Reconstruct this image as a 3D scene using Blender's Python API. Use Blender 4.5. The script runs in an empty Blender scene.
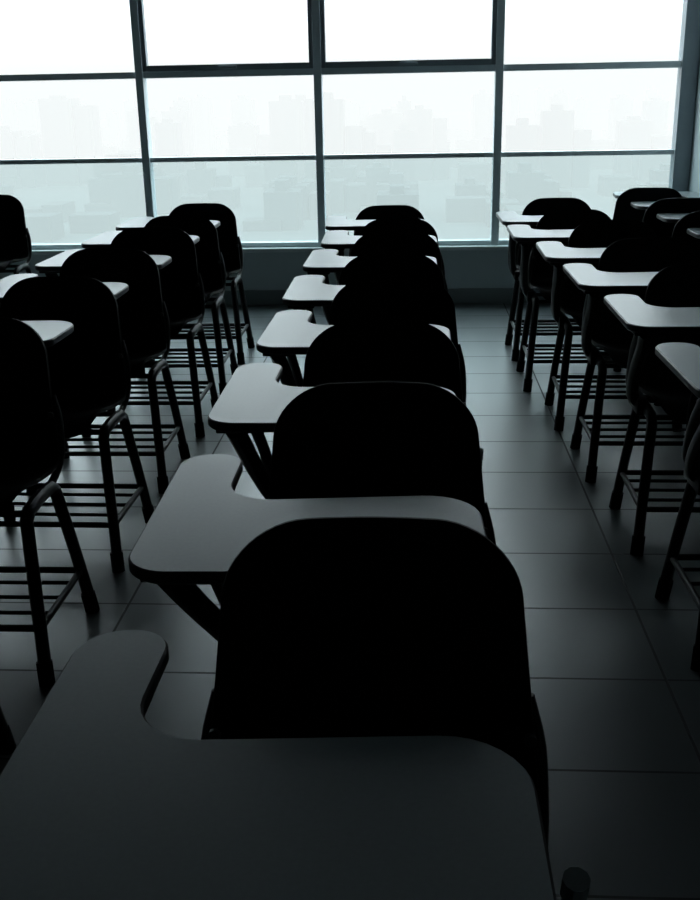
import bpy, bmesh, math, random
from mathutils import Vector, Matrix
random.seed(7)
S = 0.847          # layout unit -> metres
scn = bpy.context.scene
scn.view_settings.view_transform = 'Standard'
scn.view_settings.look = 'None'

# ------------------------------------------------------------ materials
def new_mat(name):
    m = bpy.data.materials.new(name); m.use_nodes = True
    nt = m.node_tree
    return m, nt, nt.nodes['Principled BSDF']

def simple(name, col, rough, metal=0.0, var=0.15, scale=30.0, spec=0.5, bump=0.0):
    m, nt, b = new_mat(name)
    tc = nt.nodes.new('ShaderNodeTexCoord')
    n = nt.nodes.new('ShaderNodeTexNoise'); n.inputs['Scale'].default_value = scale
    n.inputs['Detail'].default_value = 4
    nt.links.new(tc.outputs['Object'], n.inputs['Vector'])
    r = nt.nodes.new('ShaderNodeMix'); r.data_type = 'RGBA'
    r.inputs[6].default_value = (*[c*(1-var) for c in col], 1)
    r.inputs[7].default_value = (*[min(1, c*(1+var)) for c in col], 1)
    nt.links.new(n.outputs['Fac'], r.inputs[0])
    nt.links.new(r.outputs[2], b.inputs['Base Color'])
    b.inputs['Roughness'].default_value = rough
    b.inputs['Metallic'].default_value = metal
    b.inputs['Specular IOR Level'].default_value = spec
    return m

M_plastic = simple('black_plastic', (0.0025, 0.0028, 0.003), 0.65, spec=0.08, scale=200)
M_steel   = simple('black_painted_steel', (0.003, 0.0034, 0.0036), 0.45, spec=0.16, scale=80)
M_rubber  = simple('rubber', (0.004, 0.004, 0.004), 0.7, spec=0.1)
M_metal   = simple('hinge_metal', (0.42, 0.45, 0.46), 0.45, metal=0.7, scale=120)
M_bolt    = simple('dark_bolt', (0.02, 0.02, 0.02), 0.5, metal=0.0, scale=120)
M_lam     = simple('grey_laminate', (0.235, 0.275, 0.285), 0.33, var=0.10, scale=160, spec=0.85)
M_edge    = simple('tablet_edge_band', (0.012, 0.013, 0.014), 0.4, spec=0.4)
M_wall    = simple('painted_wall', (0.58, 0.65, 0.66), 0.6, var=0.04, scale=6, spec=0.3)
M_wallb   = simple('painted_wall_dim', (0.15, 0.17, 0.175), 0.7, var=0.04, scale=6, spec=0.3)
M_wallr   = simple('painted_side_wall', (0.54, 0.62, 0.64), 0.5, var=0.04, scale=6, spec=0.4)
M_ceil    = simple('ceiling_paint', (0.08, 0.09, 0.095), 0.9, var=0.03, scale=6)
M_base    = simple('baseboard_tile', (0.22, 0.25, 0.25), 0.4, var=0.08, scale=10)
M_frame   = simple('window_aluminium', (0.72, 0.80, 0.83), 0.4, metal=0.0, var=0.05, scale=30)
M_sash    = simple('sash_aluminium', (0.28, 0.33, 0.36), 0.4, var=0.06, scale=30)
M_sill    = simple('sill_stone', (0.72, 0.77, 0.77), 0.4, var=0.06, scale=20)

def pane_mat(name, col):
    m = bpy.data.materials.new(name); m.use_nodes = True
    nt = m.node_tree; nt.nodes.clear()
    o = nt.nodes.new('ShaderNodeOutputMaterial')
    t = nt.nodes.new('ShaderNodeBsdfTransparent'); t.inputs[0].default_value = (*col, 1)
    g = nt.nodes.new('ShaderNodeBsdfGlossy'); g.inputs['Roughness'].default_value = 0.05
    mx = nt.nodes.new('ShaderNodeMixShader'); mx.inputs[0].default_value = 0.03
    nt.links.new(t.outputs[0], mx.inputs[1]); nt.links.new(g.outputs[0], mx.inputs[2])
    nt.links.new(mx.outputs[0], o.inputs[0])
    return m
M_pane_hi = pane_mat('clear_glass', (0.99, 1.0, 1.0))
M_pane_lo = pane_mat('tinted_glass', (0.81, 0.88, 0.885))

# floor tiles
M_floor, nt, b = new_mat('floor_tiles')
geo = nt.nodes.new('ShaderNodeNewGeometry')
mp = nt.nodes.new('ShaderNodeMapping')
TX, TY = 0.84*S, 0.43*S
mp.inputs['Location'].default_value = (-0.727*S + 20*TX, -3.06*S + 40*TY, 0)
nt.links.new(geo.outputs['Position'], mp.inputs['Vector'])
br = nt.nodes.new('ShaderNodeTexBrick')
br.offset = 0.0; br.squash = 1.0
br.inputs['Scale'].default_value = 1.0
br.inputs['Brick Width'].default_value = TX
br.inputs['Row Height'].default_value = TY
br.inputs['Mortar Size'].default_value = 0.0038
br.inputs['Mortar Smooth'].default_value = 0.1
br.inputs['Color1'].default_value = (0.078, 0.090, 0.093, 1)
br.inputs['Color2'].default_value = (0.090, 0.103, 0.106, 1)
br.inputs['Mortar'].default_value = (0.012, 0.014, 0.014, 1)
nt.links.new(mp.outputs[0], br.inputs['Vector'])
nt.links.new(br.outputs['Color'], b.inputs['Base Color'])
ad = nt.nodes.new('ShaderNodeMath'); ad.operation = 'MULTIPLY_ADD'
ad.inputs[1].default_value = 0.45; ad.inputs[2].default_value = 0.325
nt.links.new(br.outputs['Fac'], ad.inputs[0])
nt.links.new(ad.outputs[0], b.inputs['Roughness'])
b.inputs['Specular IOR Level'].default_value = 0.85
bp = nt.nodes.new('ShaderNodeBump'); bp.invert = True
bp.inputs['Strength'].default_value = 0.5; bp.inputs['Distance'].default_value = 0.002
nt.links.new(br.outputs['Fac'], bp.inputs['Height']); nt.links.new(bp.outputs[0], b.inputs['Normal'])

# ------------------------------------------------------------ mesh helpers
def finish(bm, name, mats, scale=1.0, smooth_angle=35):
    if scale != 1.0:
        bmesh.ops.scale(bm, vec=(scale,)*3, verts=bm.verts)
    bmesh.ops.recalc_face_normals(bm, faces=bm.faces)
    me = bpy.data.meshes.new(name)
    bm.to_mesh(me); bm.free()
    for m in mats: me.materials.append(m)
    if smooth_angle:
        me.polygons.foreach_set('use_smooth', [True]*len(me.polygons))
        me.set_sharp_from_angle(angle=math.radians(smooth_angle))
    return me

def add_obj(name, me, loc=(0, 0, 0), rz=0.0):
    o = bpy.data.objects.new(name, me)
    o.location = loc; o.rotation_euler = (0, 0, rz)
    scn.collection.objects.link(o)
    return o

def box(bm, x0, x1, y0, y1, z0, z1, mi=0, bevel=0.0):
    vs = [bm.verts.new((x, y, z)) for z in (z0, z1) for y in (y0, y1) for x in (x0, x1)]
    fs = []
    for idx in ((0,2,3,1),(4,5,7,6),(0,1,5,4),(2,6,7,3),(0,4,6,2),(1,3,7,5)):
        f = bm.faces.new([vs[i] for i in idx]); f.material_index = mi; fs.append(f)
    if bevel > 0:
        es = list({e for f in fs for e in f.edges})
        r = bmesh.ops.bevel(bm, geom=es, offset=bevel, segments=2, affect='EDGES', profile=0.5)
        for f in r['faces']: f.material_index = mi

def catmull(pts, n=6):
    pts = [Vector(p) for p in pts]
    P = [pts[0]*2-pts[1]] + pts + [pts[-1]*2-pts[-2]]
    out = []
    for i in range(1, len(P)-2):
        for k in range(n):
            t = k/n
            a, b_, c, d = P[i-1], P[i], P[i+1], P[i+2]
            out.append(0.5*((2*b_)+(c-a)*t+(2*a-5*b_+4*c-d)*t*t+(3*b_-a-3*c+d)*t**3))
    out.append(pts[-1])
    return out

def tube(bm, pts, r, mi=0, seg=10, smooth=0, rx=None):
    if smooth: pts = catmull(pts, smooth)
    pts = [Vector(p) for p in pts]
    rx = rx or r
    rings = []
    prev = None
    for i, p in enumerate(pts):
        if i == 0: t = pts[1]-p
        elif i == len(pts)-1: t = p-pts[i-1]
        else: t = (pts[i+1]-p).normalized()+(p-pts[i-1]).normalized()
        t.normalize()
        if prev is None:
            up = Vector((1, 0, 0)) if abs(t.x) < 0.9 else Vector((0, 0, 1))
        else: up = prev
        s = (up - t*up.dot(t)).normalized()
        u = t.cross(s)
        prev = s
        rings.append([bm.verts.new(p + s*math.cos(a)*rx + u*math.sin(a)*r)
                      for a in (2*math.pi*k/seg for k in range(seg))])
    for a, b_ in zip(rings[:-1], rings[1:]):
        for k in range(seg):
            f = bm.faces.new((a[k], a[(k+1) % seg], b_[(k+1) % seg], b_[k])); f.material_index = mi
    for rg in (rings[0], rings[-1]):
        f = bm.faces.new(rg); f.material_index = mi

def rounded(poly, n=8):
    out = []
    N = len(poly)
    for i, (x, y, r) in enumerate(poly):
        p = Vector((x, y)); a = Vector(poly[i-1][:2]); c = Vector(poly[(i+1) % N][:2])
        da = (a-p).normalized(); dc = (c-p).normalized()
        ang = da.angle(dc)
        L = r/math.tan(ang/2)
        p0 = p+da*L; p1 = p+dc*L
        cen = p + (da+dc).normalized()*(r/math.sin(ang/2))
        v0 = p0-cen; v1 = p1-cen
        a0 = math.atan2(v0.y, v0.x); a1 = math.atan2(v1.y, v1.x)
        d = (a1-a0+math.pi) % (2*math.pi)-math.pi
        for k in range(n+1):
            t = a0+d*k/n
            out.append((cen.x+r*math.cos(t), cen.y+r*math.sin(t)))
    return out

# ------------------------------------------------------------ tablet-arm chair
def chair_mesh(dz=0.0, socket=False):
    bm = bmesh.new()
    # --- writing tablet (sitter faces -y; arm lobe runs back on the -x side)
    outline = rounded([(-0.408, 0.0, 0.075), (0.197, 0.0, 0.06), (0.197, 0.340, 0.10),
                       (-0.280, 0.312, 0.085), (-0.276, 0.580, 0.058), (-0.408, 0.580, 0.070)])
    n = len(outline)
    def inset(pts, d):
        out = []
        for i in range(len(pts)):
            a = Vector(pts[i-1]); c = Vector(pts[(i+1) % len(pts)])
            t = (c-a).normalized()
            nrm = Vector((-t.y, t.x))
            out.append((pts[i][0]+nrm.x*d, pts[i][1]+nrm.y*d))
        return out
    ztop, th = 0.885, 0.024
    def ring(pts, z): return [bm.verts.new((x, y, z)) for x, y in pts]
    rs = [ring(inset(outline, 0.004), ztop-th), ring(outline, ztop-th+0.004),
          ring(outline, ztop-0.004), ring(inset(outline, 0.0035), ztop)]
    for a, b_ in zip(rs[:-1], rs[1:]):
        for k in range(n):
            f = bm.faces.new((a[k], a[(k+1) % n], b_[(k+1) % n], b_[k])); f.material_index = 3
    f = bm.faces.new(rs[0][::-1]); f.material_index = 3
    f = bm.faces.new(rs[-1]); f.material_index = 2

    # --- one-piece seat/back shell
    prof = catmull([(0, 0.215, 0.485), (0, 0.235, 0.520), (0, 0.30, 0.535), (0, 0.42, 0.522),
                    (0, 0.54, 0.520), (0, 0.605, 0.555), (0, 0.640, 0.640), (0, 0.668, 0.76),
                    (0, 0.697, 0.88+dz*0.6), (0, 0.722, 0.972+dz)], 5)
    L = [0]
    for a, b_ in zip(prof[:-1], prof[1:]): L.append(L[-1]+(b_-a).length)
    tot = L[-1]
    NU = 20
    RC = 0.105
    svals = [(tot-RC)*k/30 for k in range(31)] + [tot - RC + RC*math.sin(math.pi/2*k/12) for k in range(1, 13)]
    def at(s):
        for i in range(len(L)-1):
            if s <= L[i+1]+1e-9:
                t = (s-L[i])/(L[i+1]-L[i]); return prof[i].lerp(prof[i+1], t)
        return prof[-1]
    grid = []
    for s in svals:
        p = at(s); f_ = s/tot
        if f_ < 0.42: hw = 0.225+0.038*math.sin(math.pi*min(1, f_/0.42)*0.5)
        else: hw = 0.263-0.045*((f_-0.42)/0.58)
        if s > tot-RC:
            q = (s-(tot-RC))/RC
            hw = hw-0.120+0.120*math.sqrt(max(0, 1-q*q))
        fr = max(0, (0.06-f_)/0.06)
        hw -= 0.03*fr*fr
        row = []
        back = min(1, max(0, (f_-0.38)/0.2))
        for u in range(NU+1):
            k = -1+2*u/NU
            x = hw*k
            kk = x/0.25
            y = p.y - back*0.030*kk*kk
            z = p.z + (1-back)*0.022*k**4 - 0.008*kk*kk*max(0, min(1, (f_-0.7)/0.2))
            row.append(bm.verts.new((x, y, z)))
        grid.append(row)
    sf = []
    for a, b_ in zip(grid[:-1], grid[1:]):
        for u in range(NU):
            f = bm.faces.new((a[u], a[u+1], b_[u+1], b_[u])); f.material_index = 0; sf.append(f)
    bmesh.ops.recalc_face_normals(bm, faces=sf)
    r = bmesh.ops.solidify(bm, geom=sf, thickness=0.012)
    for e in r['geom']:
        if isinstance(e, bmesh.types.BMFace): e.material_index = 0

    # --- steel frame
    R = 0.0215
    for sx in (-1, 1):
        xt, xf = sx*0.250, sx*0.290
        tube(bm, catmull([(xf, 0.185, 0.03), (sx*0.270, 0.235, 0.26), (xt, 0.285, 0.47)], 4)
                 + catmull([(xt, 0.31, 0.492), (xt, 0.40, 0.497), (xt, 0.50, 0.492)], 3)
                 + catmull([(xt, 0.535, 0.47), (sx*0.270, 0.585, 0.26), (xf, 0.635, 0.03)], 4),
             R, 1, rx=R*0.9)
        tube(bm, [(sx*0.291, 0.182, 0.0), (sx*0.285, 0.194, 0.070)], 0.0240, 4)
        tube(bm, [(sx*0.291, 0.638, 0.0), (sx*0.285, 0.626, 0.070)], 0.0240, 4)
        # back upright
        tube(bm, [(xt, 0.42, 0.497), (xt, 0.53, 0.505), (sx*0.258, 0.598, 0.56), (sx*0.254, 0.630, 0.66),
                  (sx*0.235, 0.648, 0.74)], 0.012, 1, smooth=4)
        # low side stretcher
        tube(bm, [(sx*0.279, 0.217, 0.165), (sx*0.279, 0.603, 0.165)], 0.011, 1, seg=8)
    for y, z, hx in ((0.30, 0.488, 0.245), (0.52, 0.488, 0.245), (0.217, 0.165, 0.279), (0.603, 0.165, 0.279)):
        tube(bm, [(-hx, y, z), (hx, y, z)], 0.011, 1, seg=8)
    # book rack wires
    for y in (0.31, 0.41, 0.51):
        tube(bm, [(-0.279, y, 0.165), (0.279, y, 0.165)], 0.007, 1, seg=6)
    # --- tablet support: curved arm and brace rising from the seat rail
    tube(bm, [(-0.250, 0.46, 0.497), (-0.300, 0.41, 0.54), (-0.325, 0.28, 0.66), (-0.335, 0.14, 0.78),
              (-0.345, 0.065, 0.852)], 0.028, 1, smooth=6, rx=0.022)
    tube(bm, [(-0.250, 0.46, 0.497), (-0.300, 0.455, 0.56), (-0.318, 0.36, 0.70), (-0.325, 0.26, 0.80),
              (-0.325, 0.22, 0.852)], 0.020, 1, smooth=6, rx=0.016)
    box(bm, -0.385, -0.285, 0.04, 0.52, 0.846, 0.861, 1, 0.003)
    box(bm, -0.36, 0.08, 0.10, 0.15, 0.848, 0.861, 1, 0.003)
    box(bm, -0.290, -0.252, 0.36, 0.53, 0.475, 0.535, 1, 0.006)
    if socket:   # spare hinge socket on the other side
        tube(bm, [(0.250, 0.34, 0.50), (0.256, 0.32, 0.58), (0.256, 0.29, 0.692)], 0.015, 1, smooth=3)
        tube(bm, [(0.2555, 0.293, 0.690), (0.256, 0.285, 0.720)], 0.017, 5)
    for sx in (-1, 1):
        tube(bm, [(sx*0.238, 0.61, 0.69), (sx*0.238, 0.602, 0.69)], 0.010, 6, seg=8)
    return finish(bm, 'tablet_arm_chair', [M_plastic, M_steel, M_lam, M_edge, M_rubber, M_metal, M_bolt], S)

C_hi, C_mid, C_lo, C_lo2 = chair_mesh(0.030, True), chair_mesh(0.0), chair_mesh(-0.022), chair_mesh(-0.045)
C_ms = chair_mesh(0.0, True)
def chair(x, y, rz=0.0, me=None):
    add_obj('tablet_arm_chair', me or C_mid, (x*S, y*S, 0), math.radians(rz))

# centre column
for x, y, r, m in ((-0.060, 0.718, 0.2, C_hi), (-0.066, 1.49, 1.4, C_hi), (-0.085, 2.28, 0.6, C_ms),
                (-0.080, 3.04, -0.4, C_mid), (-0.088, 3.80, 0.6, C_lo), (-0.090, 4.57, 0, C_lo),
                (-0.070, 5.33, 1.5, C_lo2), (-0.105, 6.09, 4.0, C_lo2)):
    chair(x, y, r, m)
# left column
for x, y, r, m in ((-1.35, 1.60, 0, C_mid), (-1.35, 2.37, 0.3, C_mid), (-1.35, 3.13, -0.8, C_mid), (-1.36, 3.90, 0.4, C_mid),
                (-1.355, 4.67, 0, C_mid), (-1.365, 5.42, 1.0, C_lo), (-1.38, 6.14, 0.5, C_lo)):
    chair(x, y, r, m)
# far left column
for x, y, r in ((-3.00, 6.74, 2), (-3.05, 5.9, 0), (-3.05, 5.1, -1)):
    chair(x, y, r)
# right column
for x, y, r, m in ((1.13, 1.75, 0, C_mid), (1.127, 2.51, 0.5, C_mid), (1.105, 3.30, -0.5, C_mid), (1.06, 4.05, 0.0, C_mid),
                (1.015, 4.77, -1.0, C_mid), (0.935, 5.49, -0.5, C_lo), (0.935, 6.20, 0.5, C_lo)):
    chair(x, y, r, m)
# far right column, turned to the window
for x, y, r in ((1.685, 8.02, 174.5), (1.665, 7.29, 179.5), (1.68, 6.56, 179), (1.68, 5.83, 180), (1.68, 5.05, 180)):
    chair(x, y, r)

# ------------------------------------------------------------ room
XL, XR, YW, YB, ZC = -5.0, 2.115, 8.30, -2.5, 3.50
def slab(name, x0, x1, y0, y1, z0, z1, mat, bevel=0):
    bm = bmesh.new(); box(bm, x0, x1, y0, y1, z0, z1, 0, bevel)
    return add_obj(name, finish(bm, name, [mat], S, 0))
T = 0.15
slab('floor', XL-T, XR+T, YB-T, YW+T, -0.12, 0.0, M_floor)
slab('ceiling', XL-T, XR+T, YB-T, YW+T, ZC, ZC+0.12, M_ceil)
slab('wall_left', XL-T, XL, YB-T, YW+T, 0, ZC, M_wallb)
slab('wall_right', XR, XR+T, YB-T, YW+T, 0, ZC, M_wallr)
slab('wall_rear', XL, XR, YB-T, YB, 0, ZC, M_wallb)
ZS, ZT1, ZT2, ZT3 = 0.430, 1.150, 1.780, 3.15
bm = bmesh.new()
box(bm, XL, XR, YW, YW+T, 0, ZS)
box(bm, XL, XR, YW, YW+T, ZT3+0.03, ZC)
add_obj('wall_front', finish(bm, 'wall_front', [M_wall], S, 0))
slab('window_sill', XL, XR, YW-0.06, YW+0.06, ZS, ZS+0.03, M_sill, 0.004)
slab('baseboard_front', XL, XR, YW-0.02, YW, 0.0, 0.12, M_base, 0.003)
slab('baseboard_left', XL, XL+0.02, YB, YW-0.02, 0.0, 0.12, M_base, 0.003)
slab('baseboard_right', XR-0.02, XR, YB, YW-0.02, 0.0, 0.12, M_base, 0.003)
slab('baseboard_rear', XL+0.02, XR-0.02, YB, YB+0.02, 0.0, 0.12, M_base, 0.003)

# windows : one object per bay
MX = [2.02-1.375*k for k in range(5, -1, -1)]   # mullion centres
for i in range(5):
    a, b_ = MX[i], MX[i+1]
    bm = bmesh.new()
    w = 0.030
    z0, z1 = ZS+0.03, ZT3
    y0, y1 = YW+0.02, YW+0.12
    if i < 4: box(bm, b_-w, b_+w, y0-0.02, y1, z0, z1, 0, 0.004)
    if i == 0: box(bm, a-w, a+w, y0-0.02, y1, z0, z1, 0, 0.004)
    xa, xb = a+w, b_-w
    for zc, hh in ((z0+0.018, 0.018), (ZT1, 0.018), (ZT2, 0.024), (z1-0.025, 0.025)):
        box(bm, xa, xb, y0, y1, zc-hh, zc+hh, 0, 0.003)
    box(bm, xa, xb, y0+0.045, y0+0.052, z0+0.036, ZT1-0.018, 2)
    box(bm, xa, xb, y0+0.045, y0+0.052, ZT1+0.018, ZT2-0.024, 1)
    if i in (2, 3):   # opening sashes in the upper light
        u0, u1, s = ZT2+0.024, z1-0.05, 0.034
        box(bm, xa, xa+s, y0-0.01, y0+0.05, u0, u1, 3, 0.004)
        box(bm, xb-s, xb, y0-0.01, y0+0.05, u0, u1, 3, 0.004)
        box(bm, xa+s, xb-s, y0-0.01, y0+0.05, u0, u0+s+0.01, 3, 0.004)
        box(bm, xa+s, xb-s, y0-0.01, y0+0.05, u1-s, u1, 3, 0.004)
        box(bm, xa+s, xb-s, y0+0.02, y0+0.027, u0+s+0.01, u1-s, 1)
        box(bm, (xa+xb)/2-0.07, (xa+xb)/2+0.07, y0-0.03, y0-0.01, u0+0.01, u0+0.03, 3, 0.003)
    else:
        box(bm, xa, xb, y0+0.045, y0+0.052, ZT2+0.024, z1-0.05, 1)
    add_obj('window_%d' % (i+1), finish(bm, 'window_%d' % (i+1), [M_frame, M_pane_hi, M_pane_lo, M_sash], S, 0))
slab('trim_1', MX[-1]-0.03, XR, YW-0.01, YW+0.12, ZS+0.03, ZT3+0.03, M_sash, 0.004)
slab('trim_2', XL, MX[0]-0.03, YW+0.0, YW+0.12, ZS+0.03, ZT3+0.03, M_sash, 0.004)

# ------------------------------------------------------------ city outside
GZ = -58.0
bm = bmesh.new()
box(bm, -3000, 3000, 12, 3500, GZ-1, GZ, 0)
M_ground = simple('city_ground', (0.17, 0.205, 0.205), 0.95, var=0.3, scale=0.01)
add_obj('city_ground', finish(bm, 'city_ground', [M_ground], 1, 0))
M_b, nt, b = new_mat('tower_facade')
geo = nt.nodes.new('ShaderNodeNewGeometry')
w1 = nt.nodes.new('ShaderNodeTexNoise'); w1.inputs['Scale'].default_value = 0.02
nt.links.new(geo.outputs['Position'], w1.inputs['Vector'])
mx = nt.nodes.new('ShaderNodeMix'); mx.data_type = 'RGBA'
mx.inputs[6].default_value = (0.07, 0.08, 0.085, 1); mx.inputs[7].default_value = (0.20, 0.22, 0.22, 1)
nt.links.new(w1.outputs['Fac'], mx.inputs[0]); nt.links.new(mx.outputs[2], b.inputs['Base Color'])
b.inputs['Roughness'].default_value = 0.9
bm = bmesh.new()
for k in range(360):
    y = random.uniform(420, 1500)
    x = random.uniform(-0.55, 0.50)*y
    wd = random.uniform(10, 24); dp = random.uniform(12, 25)
    tall = random.random() < 0.30
    h = random.uniform(32, 62) if tall else random.uniform(8, 26)
    if y < 650: h *= 0.45
    box(bm, x, x+wd, y, y+dp, GZ, GZ+h, 0)
    if tall:
        box(bm, x+wd*0.3, x+wd*0.65, y+dp*0.2, y+dp*0.8, GZ+h, GZ+h+random.uniform(2, 5), 0)
        if random.random() < 0.6:
            box(bm, x+wd+1, x+wd*1.6, y+2, y+dp, GZ, GZ+h*random.uniform(0.7, 0.92), 0)
add_obj('city_skyline', finish(bm, 'city_skyline', [M_b], 1, 0))

# outdoor haze : homogeneous absorbing / glowing air
hz = bpy.data.materials.new('haze'); hz.use_nodes = True
nt = hz.node_tree; nt.nodes.clear()
o = nt.nodes.new('ShaderNodeOutputMaterial')
va = nt.nodes.new('ShaderNodeVolumeAbsorption'); va.inputs['Color'].default_value = (0, 0, 0, 1)
SG = 1/310.0
va.inputs['Density'].default_value = SG
em = nt.nodes.new('ShaderNodeEmission'); em.inputs['Color'].default_value = (0.97, 1.0, 1.0, 1)
em.inputs['Strength'].default_value = SG*1.07
ad = nt.nodes.new('ShaderNodeAddShader')
nt.links.new(va.outputs[0], ad.inputs[0]); nt.links.new(em.outputs[0], ad.inputs[1])
nt.links.new(ad.outputs[0], o.inputs['Volume'])
bm = bmesh.new(); box(bm, -3200, 3200, 14, 3600, GZ-3, 40, 0)
add_obj('outdoor_haze', finish(bm, 'outdoor_haze', [hz], 1, 0))

# ------------------------------------------------------------ world (overcast)
w = bpy.data.worlds.new('overcast'); w.use_nodes = True; scn.world = w
nt = w.node_tree; bg = nt.nodes['Background']
tc = nt.nodes.new('ShaderNodeTexCoord'); sp = nt.nodes.new('ShaderNodeSeparateXYZ')
nt.links.new(tc.outputs['Generated'], sp.inputs[0])
cr = nt.nodes.new('ShaderNodeValToRGB')
cr.color_ramp.elements[0].position = 0.0; cr.color_ramp.elements[0].color = (0.69, 0.78, 0.81, 1)
cr.color_ramp.elements[1].position = 0.4; cr.color_ramp.elements[1].color = (0.79, 0.94, 1.0, 1)
nt.links.new(sp.outputs['Z'], cr.inputs[0]); nt.links.new(cr.outputs[0], bg.inputs['Color'])
bg.inputs['Strength'].default_value = 5.2

# ------------------------------------------------------------ camera
cam = bpy.data.cameras.new('camera'); co = bpy.data.objects.new('camera', cam)
scn.collection.objects.link(co)
cam.sensor_fit = 'VERTICAL'; cam.sensor_height = 24.0; cam.lens = 1030/900*24.0
cam.clip_start = 0.02; cam.clip_end = 6000
R = (Matrix.Rotation(math.radians(3.7), 4, 'Z') @ Matrix.Rotation(math.radians(90-19.0), 4, 'X')
     @ Matrix.Rotation(math.radians(-1.1), 4, 'Z'))
co.matrix_world = Matrix.Translation((0, 0, 1.605*S)) @ R
scn.camera = co
